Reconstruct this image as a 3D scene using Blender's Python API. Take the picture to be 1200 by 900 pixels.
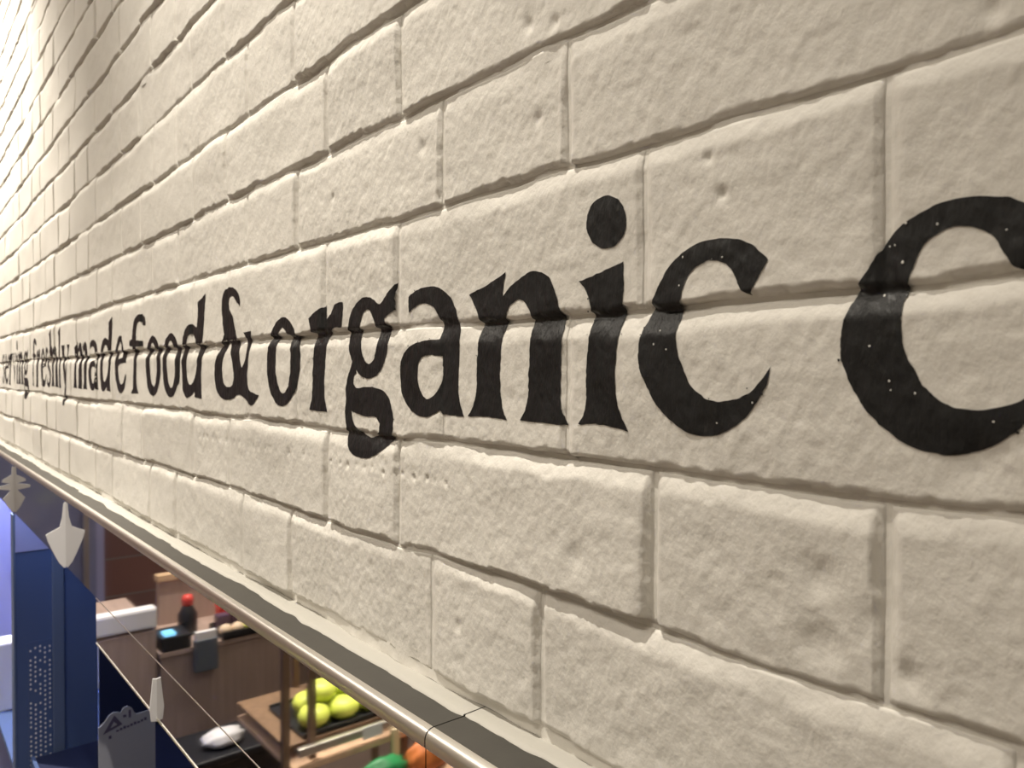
import bpy, bmesh, math, random
import numpy as np
from mathutils import Vector, Matrix
from mathutils.geometry import delaunay_2d_cdt

for o in list(bpy.data.objects):
    bpy.data.objects.remove(o)
scene = bpy.context.scene
COL = scene.collection
random.seed(7)
RNG = np.random.default_rng(11)

# ------------------------------------------------------------------ camera, world, lights, exposure
ZC = 2.0                                   # camera height; heights below are often given relative to it
cam_data = bpy.data.cameras.new('camera')
cam_data.sensor_width = 36.0
cam_data.lens = 26.85
cam_data.clip_start = 0.02
cam = bpy.data.objects.new('camera', cam_data)
COL.objects.link(cam)
cam.location = (0.0, -0.277, ZC)
FWD = Vector((-0.77061667, 0.63715792, -0.01340662))
cam.rotation_euler = FWD.to_track_quat('-Z', 'Y').to_euler()
cam_data.dof.use_dof = True
cam_data.dof.focus_distance = 0.48
cam_data.dof.aperture_fstop = 18.0
scene.camera = cam

world = bpy.data.worlds.new('world')
scene.world = world
world.use_nodes = True
world.node_tree.nodes['Background'].inputs[0].default_value = (0.9, 0.88, 0.85, 1)
world.node_tree.nodes['Background'].inputs[1].default_value = 0.15

vs = scene.view_settings
vs.view_transform = 'Standard'
vs.look = 'None'
vs.gamma = 1.0
vs.use_curve_mapping = False
vs.exposure = 0.33

WARM = (1.0, 0.92, 0.80)

def spot_light(name, loc, target, energy, angle, blend, radius, color=WARM):
    l = bpy.data.lights.new(name, 'SPOT')
    l.energy = energy
    l.spot_size = math.radians(angle)
    l.spot_blend = blend
    l.shadow_soft_size = radius
    l.color = color
    o = bpy.data.objects.new(name, l)
    COL.objects.link(o)
    o.location = loc
    o.rotation_euler = (Vector(target) - Vector(loc)).to_track_quat('-Z', 'Y').to_euler()
    return o

def area_light(name, loc, sx, sy, energy, color=WARM):
    l = bpy.data.lights.new(name, 'AREA')
    l.shape = 'RECTANGLE'
    l.size = sx
    l.size_y = sy
    l.energy = energy
    l.color = color
    o = bpy.data.objects.new(name, l)
    COL.objects.link(o)
    o.location = loc
    return o

Z_CEIL = ZC + 2.2
SPOTS = [  # location, aim, watts, cone, blend
    ((-0.66, -0.58, ZC + 2.06), (-0.80, -0.48, ZC - 0.40), 235, 55, 0.90),
    ((-2.85, -0.58, ZC + 2.06), (-2.42, -0.46, ZC - 0.60), 400, 72, 0.60),
    ((-2.00, -1.35, ZC + 2.06), (-2.12, -0.88, ZC - 1.00), 330, 17, 0.60),  # added spot, brightens the fruit mirrored in the steel
]
for i, (loc, aim, w, ang, bl) in enumerate(SPOTS):
    spot_light('wall_spot', loc, aim, w, ang, bl, 0.02)
FILL_PANELS = [(-0.2, -1.75, 16), (-2.2, -1.75, 16), (-4.0, -1.6, 20)]  # unseen panels added as ambient fill light
for (x, y, w) in FILL_PANELS:
    area_light('fill_panel_light', (x, y, Z_CEIL - 0.005), 0.55, 0.55, w)

# ------------------------------------------------------------------ materials
def mat(name, color, rough=0.5, metal=0.0, emit=None, estr=0.0, noise=None, bump=None, spec=None):
    m = bpy.data.materials.new(name)
    m.use_nodes = True
    nt = m.node_tree
    b = nt.nodes['Principled BSDF']
    b.inputs['Base Color'].default_value = (*color, 1)
    b.inputs['Roughness'].default_value = rough
    b.inputs['Metallic'].default_value = metal
    if spec is not None:
        b.inputs['Specular IOR Level'].default_value = spec
    if emit:
        b.inputs['Emission Color'].default_value = (*emit, 1)
        b.inputs['Emission Strength'].default_value = estr
    tc = nt.nodes.new('ShaderNodeTexCoord')
    if noise:                      # (scale, amount, (sx, sy, sz))
        sc, amt, st = noise
        mp = nt.nodes.new('ShaderNodeMapping')
        mp.inputs['Scale'].default_value = st
        nt.links.new(tc.outputs['Object'], mp.inputs['Vector'])
        n = nt.nodes.new('ShaderNodeTexNoise')
        n.inputs['Scale'].default_value = sc
        n.inputs['Detail'].default_value = 4
        nt.links.new(mp.outputs['Vector'], n.inputs['Vector'])
        r = nt.nodes.new('ShaderNodeValToRGB')
        r.color_ramp.elements[0].position = 0.3
        r.color_ramp.elements[1].position = 0.7
        r.color_ramp.elements[0].color = (*[c * (1 - amt) for c in color], 1)
        r.color_ramp.elements[1].color = (*[min(1, c * (1 + amt)) for c in color], 1)
        nt.links.new(n.outputs['Fac'], r.inputs['Fac'])
        nt.links.new(r.outputs['Color'], b.inputs['Base Color'])
    if bump:                       # list of (scale, strength, distance, (sx, sy, sz))
        prev = None
        for sc, stg, dist, st in bump:
            mp = nt.nodes.new('ShaderNodeMapping')
            mp.inputs['Scale'].default_value = st
            nt.links.new(tc.outputs['Object'], mp.inputs['Vector'])
            n = nt.nodes.new('ShaderNodeTexNoise')
            n.inputs['Scale'].default_value = sc
            n.inputs['Detail'].default_value = 3
            nt.links.new(mp.outputs['Vector'], n.inputs['Vector'])
            bp = nt.nodes.new('ShaderNodeBump')
            bp.inputs['Strength'].default_value = stg
            bp.inputs['Distance'].default_value = dist
            nt.links.new(n.outputs['Fac'], bp.inputs['Height'])
            if prev:
                nt.links.new(prev.outputs['Normal'], bp.inputs['Normal'])
            prev = bp
        nt.links.new(prev.outputs['Normal'], b.inputs['Normal'])
    return m

M = {}
M['wall_paint'] = mat('cream_wall_paint', (0.765, 0.74, 0.685), 0.62, noise=(9, 0.035, (1, 1, 1)), spec=0.3,
                      bump=[(150, 0.24, 0.0018, (1, 1, 0.6)), (430, 0.38, 0.0009, (1, 1, 0.7))])
M['ledge_paint'] = mat('darkened_ledge_paint', (0.42, 0.405, 0.365), 0.7, bump=[(160, 0.4, 0.001, (1, 1, 1))])  # wall paint darkened to offset the strong overhead light on the ledge
M['black_paint'] = mat('black_lettering_paint', (0.012, 0.0125, 0.0135), 0.42, spec=0.42, noise=(60, 0.3, (1, 1, 0.3)),
                       bump=[(230, 0.7, 0.0014, (1, 1, 0.35)), (520, 0.35, 0.0006, (1, 1, 0.5))])
M['fleck'] = mat('fleck_paint', (0.8, 0.79, 0.75), 0.5)
M['steel_satin'] = mat('satin_steel', (0.075, 0.071, 0.063), 0.5, 0.4, noise=(40, 0.06, (1, 1, 1)), bump=[(500, 0.15, 0.0004, (1, 1, 1))])
M['steel_polish'] = mat('polished_steel', (0.84, 0.81, 0.75), 0.36, 1.0)
M['steel_mirror'] = mat('mirror_steel', (0.66, 0.645, 0.64), 0.03, 1.0)
M['seam'] = mat('dark_seam', (0.03, 0.028, 0.026), 0.7)
M['navy'] = mat('navy_enamel', (0.09, 0.14, 0.30), 0.4)
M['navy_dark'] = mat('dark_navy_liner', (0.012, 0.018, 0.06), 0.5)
M['steel_blue'] = mat('blue_grey_trim', (0.17, 0.23, 0.38), 0.35, 0.3)
M['lilac'] = mat('lilac_panel', (0.42, 0.43, 0.72), 0.5)
M['white_plastic'] = mat('white_plastic', (0.88, 0.88, 0.91), 0.45)
M['card'] = mat('grey_white_card', (0.36, 0.37, 0.42), 0.6)
M['card_ink'] = mat('card_ink', (0.09, 0.08, 0.14), 0.6)
M['wood'] = mat('pink_brown_laminate', (0.42, 0.315, 0.27), 0.55, noise=(7, 0.12, (1, 9, 0.5)))
M['wood_light'] = mat('light_timber', (0.62, 0.43, 0.27), 0.5, noise=(8, 0.15, (1, 1, 9)))
M['wood_post'] = mat('brown_timber', (0.20, 0.125, 0.075), 0.5, noise=(8, 0.2, (9, 9, 0.6)))
M['wood_shelf'] = mat('pale_shelf_timber', (0.70, 0.48, 0.32), 0.5, noise=(6, 0.1, (1, 8, 1)))
M['black'] = mat('black_plastic', (0.012, 0.013, 0.018), 0.4)
M['grey'] = mat('slate_grey_plastic', (0.10, 0.12, 0.15), 0.5)
M['blue_screen'] = mat('lit_blue_screen', (0.1, 0.4, 0.7), 0.3, emit=(0.25, 0.65, 1.0), estr=1.2)
M['red'] = mat('red_plastic', (0.75, 0.07, 0.06), 0.4)
M['plum'] = mat('plum_wrapper', (0.10, 0.055, 0.10), 0.4)
M['pastry'] = mat('cream_pastry', (0.85, 0.66, 0.48), 0.5, noise=(30, 0.2, (1, 1, 1)))
M['lime'] = mat('yellow_green_skin', (0.74, 0.84, 0.14), 0.45, noise=(20, 0.12, (1, 1, 1)))
M['green'] = mat('green_wrapper', (0.02, 0.22, 0.07), 0.45, noise=(25, 0.3, (1, 1, 1)))
M['orange'] = mat('orange_wrapper', (0.62, 0.19, 0.05), 0.45, noise=(25, 0.3, (1, 1, 1)))
M['cream'] = mat('cream_timber', (0.86, 0.74, 0.50), 0.5)
M['ceiling'] = mat('ceiling_paint', (0.55, 0.52, 0.47), 0.8, noise=(3, 0.03, (1, 1, 1)))
M['floor'] = mat('brown_floor_tile', (0.16, 0.12, 0.10), 0.35, noise=(4, 0.15, (1, 1, 1)))
M['fill_lens'] = mat('fill_lens', (1, 0.95, 0.85), 0.4, emit=(1.0, 0.87, 0.66), estr=2.5)
M['led'] = mat('cool_led_tube', (0.8, 0.88, 1.0), 0.4, emit=(0.42, 0.58, 1.0), estr=13.0)
M['led_bright'] = mat('bright_cool_led_tube', (0.8, 0.88, 1.0), 0.4, emit=(0.62, 0.70, 1.0), estr=45.0)
M['housing'] = mat('dark_lamp_housing', (0.04, 0.04, 0.045), 0.4)
M['pane'] = mat('dark_backdrop_glass', (0.25, 0.27, 0.45), 0.1)

def red_brick_material():
    m = bpy.data.materials.new('red_brown_brick')
    m.use_nodes = True
    nt = m.node_tree
    b = nt.nodes['Principled BSDF']
    b.inputs['Roughness'].default_value = 0.8
    tc = nt.nodes.new('ShaderNodeTexCoord')
    mp = nt.nodes.new('ShaderNodeMapping')
    mp.inputs['Rotation'].default_value = (math.radians(90), 0, math.radians(90))
    nt.links.new(tc.outputs['Object'], mp.inputs['Vector'])
    br = nt.nodes.new('ShaderNodeTexBrick')
    br.inputs['Color1'].default_value = (0.26, 0.12, 0.10, 1)
    br.inputs['Color2'].default_value = (0.19, 0.115, 0.115, 1)
    br.inputs['Mortar'].default_value = (0.24, 0.19, 0.18, 1)
    br.inputs['Scale'].default_value = 1.0
    br.inputs['Brick Width'].default_value = 0.225
    br.inputs['Row Height'].default_value = 0.075
    br.inputs['Mortar Size'].default_value = 0.006
    nt.links.new(mp.outputs['Vector'], br.inputs['Vector'])
    nt.links.new(br.outputs['Color'], b.inputs['Base Color'])
    return m
M['red_brick'] = red_brick_material()

# ------------------------------------------------------------------ helpers
def link(o, parent=None):
    COL.objects.link(o)
    if parent is not None:
        o.parent = parent
    return o

def tag(o, label=None, cat=None, group=None, kind=None):
    if label: o['label'] = label
    if cat: o['category'] = cat
    if group: o['group'] = group
    if kind: o['kind'] = kind
    return o

def empty(name, loc, label, cat, group=None):
    o = bpy.data.objects.new(name, None)
    o.empty_display_size = 0.02
    o.location = loc
    link(o)
    return tag(o, label, cat, group)

def mesh_obj(name, verts, faces, material, parent=None, smooth=False):
    me = bpy.data.meshes.new(name)
    if parent is not None:
        off = np.array(parent.location)
        p = parent.parent
        while p is not None:
            off = off + np.array(p.location)
            p = p.parent
        verts = np.asarray(verts, float) - off
    me.from_pydata([tuple(map(float, v)) for v in verts], [], [tuple(map(int, f)) for f in faces])
    me.materials.append(material)
    if smooth:
        me.polygons.foreach_set('use_smooth', [True] * len(me.polygons))
    me.update()
    return link(bpy.data.objects.new(name, me), parent)

def bm_obj(name, bm, material, parent=None, smooth=False):
    bmesh.ops.recalc_face_normals(bm, faces=bm.faces)
    v = [tuple(x.co) for x in bm.verts]
    bm.verts.index_update()
    f = [[x.index for x in fc.verts] for fc in bm.faces]
    bm.free()
    return mesh_obj(name, v, f, material, parent, smooth)

def box_bm(bm, x0, x1, y0, y1, z0, z1, bevel=0.0):
    vs_ = [bm.verts.new(p) for p in ((x0, y0, z0), (x1, y0, z0), (x1, y1, z0), (x0, y1, z0),
                                     (x0, y0, z1), (x1, y0, z1), (x1, y1, z1), (x0, y1, z1))]
    fs = [bm.faces.new([vs_[i] for i in q]) for q in ((0, 3, 2, 1), (4, 5, 6, 7), (0, 1, 5, 4), (1, 2, 6, 5), (2, 3, 7, 6), (3, 0, 4, 7))]
    if bevel > 0:
        es = list({e for f in fs for e in f.edges})
        bmesh.ops.bevel(bm, geom=es, offset=bevel, segments=2, affect='EDGES', profile=0.6)

def box(name, x0, x1, y0, y1, z0, z1, material, parent=None, bevel=0.0):
    bm = bmesh.new()
    box_bm(bm, min(x0, x1), max(x0, x1), min(y0, y1), max(y0, y1), z0, z1, bevel)
    return bm_obj(name, bm, material, parent)

def lathe(name, prof, center, material, parent=None, n=24):
    """prof: list of (radius, z) turned about a vertical axis at center"""
    v, f = [], []
    for (r, z) in prof:
        for k in range(n):
            a = 2 * math.pi * k / n
            v.append((center[0] + r * math.cos(a), center[1] + r * math.sin(a), center[2] + z))
    for i in range(len(prof) - 1):
        for k in range(n):
            f.append((i * n + k, i * n + (k + 1) % n, (i + 1) * n + (k + 1) % n, (i + 1) * n + k))
    f.append(tuple(range(n))[::-1])
    f.append(tuple((len(prof) - 1) * n + k for k in range(n)))
    return mesh_obj(name, v, f, material, parent, True)

def prism_x(name, pts, x0, x1, material, parent=None):
    """outline pts (y, z) given thickness from x0 to x1"""
    n = len(pts)
    v = [(x0, y, z) for y, z in pts] + [(x1, y, z) for y, z in pts]
    f = [tuple(range(n)), tuple(range(2 * n - 1, n - 1, -1))]
    f += [(i, i + n, (i + 1) % n + n, (i + 1) % n) for i in range(n)]
    bm = bmesh.new()
    bv = [bm.verts.new(p) for p in v]
    for q in f:
        bm.faces.new([bv[i] for i in q])
    return bm_obj(name, bm, material, parent)

# value noise, vectorised
def _hash(i, j, seed):
    n = (i.astype(np.int64) * 374761393 + j.astype(np.int64) * 668265263 + seed * 1442695041) & 0xFFFFFFFF
    n = ((n ^ (n >> 13)) * 1274126177) & 0xFFFFFFFF
    n = n ^ (n >> 16)
    return (n & 0xFFFFFF) / float(0xFFFFFF) * 2 - 1

def noise2(x, y, seed=0):
    x = np.asarray(x, float); y = np.asarray(y, float)
    xi = np.floor(x); yi = np.floor(y)
    fx = x - xi; fy = y - yi
    fx = fx * fx * fx * (fx * (fx * 6 - 15) + 10); fy = fy * fy * fy * (fy * (fy * 6 - 15) + 10)
    a = _hash(xi, yi, seed); b = _hash(xi + 1, yi, seed)
    c = _hash(xi, yi + 1, seed); d = _hash(xi + 1, yi + 1, seed)
    return (a * (1 - fx) + b * fx) * (1 - fy) + (c * (1 - fx) + d * fx) * fy

def sstep(a, b, x):
    t = np.clip((x - a) / (b - a), 0, 1)
    return t * t * (3 - 2 * t)

# ------------------------------------------------------------------ the brick wall: relief in millimetres
# u runs along the wall (u = X * 1000), z is height relative to the camera, depth is into the wall
ZB = [-196.0, -119.0, -44.5, 31.0, 106.5, 177.0, 250.0] + [250.0 + 75.2 * k for k in range(1, 26)]
NROW = len(ZB) - 1
U_MIN, U_MAX = -4700.0, 700.0

def zb(r, u):
    return ZB[r] + 1.9 * noise2(np.asarray(u) / 170.0, 0.5 + r * 3.7, 21) + 1.1 * noise2(np.asarray(u) / 38.0, 0.5 + r * 5.1, 22)

# Flemish bond: stretcher, header, stretcher... headers centred on the stretchers above and below
JOINTS = []          # per row, sorted list of joint positions (u)
for r in range(NROW):
    odd = (r % 2 == 1)
    js = []
    period = 337.5
    c0 = -517.0 if odd else -347.0           # centre of one header
    rr = random.Random(100 + r)
    shift = {0: -18.0}.get(r, rr.uniform(-6, 6) if r > 6 else 0.0)
    k0 = int((U_MIN - c0) / period) - 1
    k1 = int((U_MAX - c0) / period) + 1
    for k in range(k0, k1 + 1):
        c = c0 + k * period + shift
        js += [c - 57 + rr.uniform(-4, 4), c + 55 + rr.uniform(-4, 4)]
    js = sorted(j for j in js)
    JOINTS.append(np.array(js))

BR_OFF = {}
def brick_rand(r, i):
    key = (r, i)
    if key not in BR_OFF:
        q = random.Random(r * 1000 + i * 7 + 5)
        BR_OFF[key] = (q.gauss(0, 0.7), q.uniform(-0.010, 0.010), q.uniform(-0.025, 0.025), q.uniform(0.65, 1.0) * {2: 0.22, 3: 0.42}.get(r, 1.0), 1.0)
    return BR_OFF[key]

PITS = []
for k in range(46):
    PITS.append((-1010.0 + k * 13.6 + random.uniform(-3, 3), -69.5 + random.uniform(-1.2, 1.2), random.uniform(1.0, 1.9), random.uniform(0.8, 2.0)))
for p in ((-195, 104 - 27, 2.4, 2.2), (-202, 134 - 40, 2.6, 1.5), (-182, 140 - 35, 2.2, 1.5), (-92, 118, 3.5, 1.5), (-95, -30, 9, 2.2), (-150, -80, 7, 1.6),
          (-430, 150, 4, 1.6), (-560, 140, 3, 1.2), (-322, 178 + 15, 4, 2), (-300, 187, 3.2, 1.5), (-315, 140, 3.2, 1.3), (-388, -158, 3, 1.4), (-150, -104, 8, 2.2),
          (-118, -108, 6, 2.0), (-128, -92, 7, 1.2), (-283, -95, 7, 1.6)):
    PITS.append(p)
PITS = np.array(PITS)

def joint_mod(u, z):
    return np.clip(0.86 + 0.55 * noise2(u / 85, z / 260, 51) + 0.25 * noise2(u / 24, z / 200, 52), 0.3, 1.3)

def wall_depth(u, z, r, i, fine=True):
    """depth (mm, into the wall) at points that belong to cell i of row r (arrays)"""
    u = np.asarray(u, float); z = np.asarray(z, float)
    off, tu, tz, fill, jm = brick_rand(r, i)
    uL = JOINTS[r][i]; uR = JOINTS[r][i + 1]
    uc = (uL + uR) / 2; zc = (ZB[r] + ZB[r + 1]) / 2
    ew = sstep(0.0, 9.0, np.minimum(u - uL, uR - u))
    face = (off + tu * (u - uc) + tz * (z - zc)) * ew
    face = face + 0.8 * noise2(u / 75, z / 48, 31) + 0.26 * noise2(u / 19, z / 15, 32)
    if fine:
        face = face + 0.20 * noise2(u / 6.5, z / 7.5, 33) + 0.19 * noise2(u / 2.8, z / 3.6, 34)
        sel = (np.abs(u - uc) < (uR - uL)) & (np.abs(z - zc) < 60)
        for (pu, pz, pr, pd) in PITS:
            if uL - 20 < pu < uR + 20 and ZB[r] - 20 < pz < ZB[r + 1] + 20:
                q = ((u - pu) / pr) ** 2 + ((z - pz) / (pr * 1.1)) ** 2
                face = face + pd * np.exp(-q)
    J = (4.3 + 0.6 * noise2(u / 30, z / 20, 41)) * joint_mod(u, z)
    en = 1.2 * noise2(u / 19, z / 17, 42) + 0.8 * noise2(u / 6.5, z / 5.5, 43) + 0.45 * noise2(u / 2.9, z / 2.9, 44)
    db = z - zb(r, u) + en
    dt = zb(r + 1, u) - z + en * 0.8
    soft = 1.0 + 0.5 * noise2(u / 120, 0.5 + 9.1 * r, 45)
    eb = sstep(1.5, 3.2, db)
    et = np.clip((dt + 0.3) / (6.5 + 5.0 * soft), 0, 1)
    et = 1 - (1 - et) ** 1.25
    eh = eb * et
    f0 = brick_rand(r, i - 1)[3] if True else 1
    wl = u - uL + 0.45 * en; wr = uR - u + 0.45 * en
    el = np.clip((wl - 1.5) / 3.6, 0, 1); er = sstep(2.2, 4.2, wr)
    ev = 1 - (1 - el) * (0.08 + 0.92 * f0) - (1 - er) * (0.08 + 0.92 * fill)
    t = np.clip(np.minimum(eh, 1) * np.clip(ev, 0, 1), 0, 1)
    return J + (face - J) * t

def cells_for(u, z):
    """row and cell index of points"""
    r = np.zeros(u.shape, int)
    for k in range(1, NROW):
        r = np.where(z >= zb(k, u), k, r)
    i = np.zeros(u.shape, int)
    for k in range(NROW):
        m = r == k
        if m.any():
            i[m] = np.clip(np.searchsorted(JOINTS[k], u[m]) - 1, 0, len(JOINTS[k]) - 2)
    return r, i

def depth_any(u, z):
    u = np.asarray(u, float); z = np.asarray(z, float)
    r, i = cells_for(u, z)
    out = np.zeros(u.shape)
    for k in set(zip(r.tolist(), i.tolist())):
        m = (r == k[0]) & (i == k[1])
        out[m] = wall_depth(u[m], z[m], k[0], k[1])
    return out

def to_world(u, z, dep):
    return np.stack([u / 1000.0, dep / 1000.0, z / 1000.0 + ZC], -1)

def project(p):
    v = Vector(p) - cam.location
    rt = FWD.cross(Vector((0, 0, 1))).normalized(); up = rt.cross(FWD)
    d_ = v.dot(FWD)
    if d_ < 0.03:
        return None
    return 600 + 895 * v.dot(rt) / d_, 450 - 895 * v.dot(up) / d_, d_

def axis_samples(a, b, step):
    L = b - a
    e = [0, 1.2, 2.4, 3.8, 5.4, 7.4, 10, 13.5]
    if step <= 1.6:
        n = max(2, int(round(L / step)))
        return np.linspace(0, 1, n + 1)
    inner = np.linspace(13.5, L - 13.5, max(2, int(round((L - 27) / step))) + 1)
    s = np.array(sorted(set(e) | set(np.round(L - np.array(e), 3)) | set(np.round(inner[1:-1], 3))))
    return s / L

def brick_mesh_data(r, i, step):
    g = 1.2
    uL = JOINTS[r][i] + g; uR = JOINTS[r][i + 1] - g
    if step >= 12:
        su = np.array([0, .02, .06, .5, .94, .98, 1.0]); sz = np.array([0, .05, .15, .5, .8, .94, 1.0])
    else:
        su = axis_samples(uL, uR, step); sz = axis_samples(0, 70.0, step)
    nu, nz = len(su), len(sz)
    U = uL + (uR - uL) * su[None, :].repeat(nz, 0)
    zl = zb(r, U) + g; zh = zb(r + 1, U) - g
    if r == 0:
        zl = np.maximum(zl, -198.0)
    Z = zl + (zh - zl) * sz[:, None]
    D = wall_depth(U, Z, r, i, step < 5)
    P = to_world(U.ravel(), Z.ravel(), D.ravel())
    idx = np.arange(nu * nz).reshape(nz, nu)
    F = np.stack([idx[:-1, :-1], idx[:-1, 1:], idx[1:, 1:], idx[1:, :-1]], -1).reshape(-1, 4)
    ring = np.concatenate([idx[0, :], idx[1:, -1], idx[-1, -2::-1], idx[-2:0:-1, 0]])
    base = len(P)
    back = P[ring].copy()
    back[:, 1] = 0.013
    n = len(ring)
    k = np.arange(n)
    F2 = np.stack([ring, base + k, base + (k + 1) % n, ring[(k + 1) % n]], -1)
    return np.concatenate([P, back]), np.concatenate([F, F2])

def fast_mesh(name, V, F, material, smooth=True):
    me = bpy.data.meshes.new(name)
    V = np.asarray(V, np.float32); F = np.asarray(F, np.int32)
    me.vertices.add(len(V)); me.vertices.foreach_set('co', V.ravel())
    me.loops.add(F.size); me.loops.foreach_set('vertex_index', F.ravel())
    me.polygons.add(len(F))
    me.polygons.foreach_set('loop_start', np.arange(0, F.size, F.shape[1], dtype=np.int32))
    me.polygons.foreach_set('loop_total', np.full(len(F), F.shape[1], np.int32))
    me.polygons.foreach_set('use_smooth', np.full(len(F), smooth, bool))
    me.materials.append(material)
    me.update(calc_edges=True)
    return me

# mortar: recessed strips along every joint, in front of a solid core
mv, mf = [], []
nbase = 0
def add_grid(U, Z, D):
    global nbase
    P = to_world(U.ravel(), Z.ravel(), D.ravel())
    nz, nu = U.shape
    idx = nbase + np.arange(nu * nz).reshape(nz, nu)
    mv.append(P)
    mf.append(np.stack([idx[:-1, :-1], idx[:-1, 1:], idx[1:, 1:], idx[1:, :-1]], -1).reshape(-1, 4))
    nbase += len(P)

def mortar_depth(U, Z):
    return (4.4 + 0.6 * noise2(U / 30, Z / 20, 41)) * joint_mod(U, Z) + 0.3 * noise2(U / 9, Z / 6, 47)

us = np.concatenate([np.arange(U_MIN, -1500, 14), np.arange(-1500, -800, 5), np.arange(-800, 250, 2.0), np.arange(250, U_MAX + 14, 14)])
for r in range(NROW + 1):
    offs = np.array([-8, -4, -2, 0, 2, 4, 8.0])
    U = us[None, :].repeat(len(offs), 0)
    Z = zb(r, us)[None, :] + offs[:, None]
    if r == 0:
        Z = np.maximum(Z, -202.2 + 0.9 * noise2(us / 14, us * 0 + .5, 77)[None, :])
    add_grid(U, Z, mortar_depth(U, Z))
for r in range(NROW):
    for j in JOINTS[r]:
        if j < U_MIN or j > U_MAX:
            continue
        zs = np.linspace(ZB[r], ZB[r + 1], 60 if -900 < j < 300 and r < 9 else 26 if r < 19 else 4)
        ji = int(np.where(JOINTS[r] == j)[0][0])
        for side, offs in ((ji - 1, np.array([-4, -2.4, -1.2, 0.0])), (ji, np.array([0.0, 1.2, 2.4, 4.0]))):
            if side < 0 or side > len(JOINTS[r]) - 2:
                continue
            U = j + offs[:, None].repeat(len(zs), 1)
            Z = zs[None, :].repeat(len(offs), 0)
            add_grid(U, Z, wall_depth(U, Z, r, side, j > -1500) + 0.22)
core = np.array([(x, y, z) for x in (U_MIN / 1000 - .3, 0.9) for y in (0.0125, 0.24) for z in (ZC - 0.20, Z_CEIL)])
cf = np.array([(0, 1, 3, 2), (4, 6, 7, 5), (0, 4, 5, 1), (2, 3, 7, 6), (0, 2, 6, 4), (1, 5, 7, 3)]) + nbase
mv.append(core); mf.append(cf)
wall = bpy.data.objects.new('wall_right', fast_mesh('wall_right', np.concatenate(mv), np.concatenate(mf), M['wall_paint']))
link(wall)
tag(wall, 'thickly painted cream brick wall carrying black lettering', 'wall', kind='structure')

# bricks: the 300 that show largest are objects, the rest one joined part
cand = []
for r in range(NROW):
    for i in range(len(JOINTS[r]) - 1):
        uL, uR = JOINTS[r][i], JOINTS[r][i + 1]
        if uR < U_MIN or uL > U_MAX:
            continue
        area = 0.0
        cu, cz = (uL + uR) / 2, (ZB[r] + ZB[r + 1]) / 2
        pts = []
        for (a, b) in ((uL, ZB[r]), (uR, ZB[r]), (uR, ZB[r + 1]), (uL, ZB[r + 1])):
            q = project((a / 1000, 0, b / 1000 + ZC))
            pts.append(q)
        if all(q is not None for q in pts):
            xs = [min(max(q[0], 0), 1200) for q in pts]; ys = [min(max(q[1], 0), 900) for q in pts]
            area = (max(xs) - min(xs)) * (max(ys) - min(ys))
        elif any(q is not None and q[0] < 1300 for q in pts):
            area = 5000.0
        cand.append((area, r, i, cu, cz))
cand.sort(key=lambda t: -t[0])
rest_v, rest_f, rb = [], [], 0
for n_, (area, r, i, cu, cz) in enumerate(cand):
    if n_ < 300 and area > 20:
        dist = math.hypot(cu / 1000, 0.28)
        step = 1.35 if -640 < cu < 60 else 2.4 if cu > -950 else 4.0 if cu > -1500 else 8.0
        if area <= 20:
            step = 8.0
        V, F = brick_mesh_data(r, i, step)
        link(bpy.data.objects.new('brick', fast_mesh('brick', V, F, M['wall_paint'])), wall)
    else:
        V, F = brick_mesh_data(r, i, 15)
        rest_v.append(V); rest_f.append(F + rb); rb += len(V)
if rest_v:
    o = link(bpy.data.objects.new('brick_remainder', fast_mesh('brick_remainder', np.concatenate(rest_v), np.concatenate(rest_f), M['wall_paint'])), wall)
    tag(o, kind='stuff')

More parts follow.
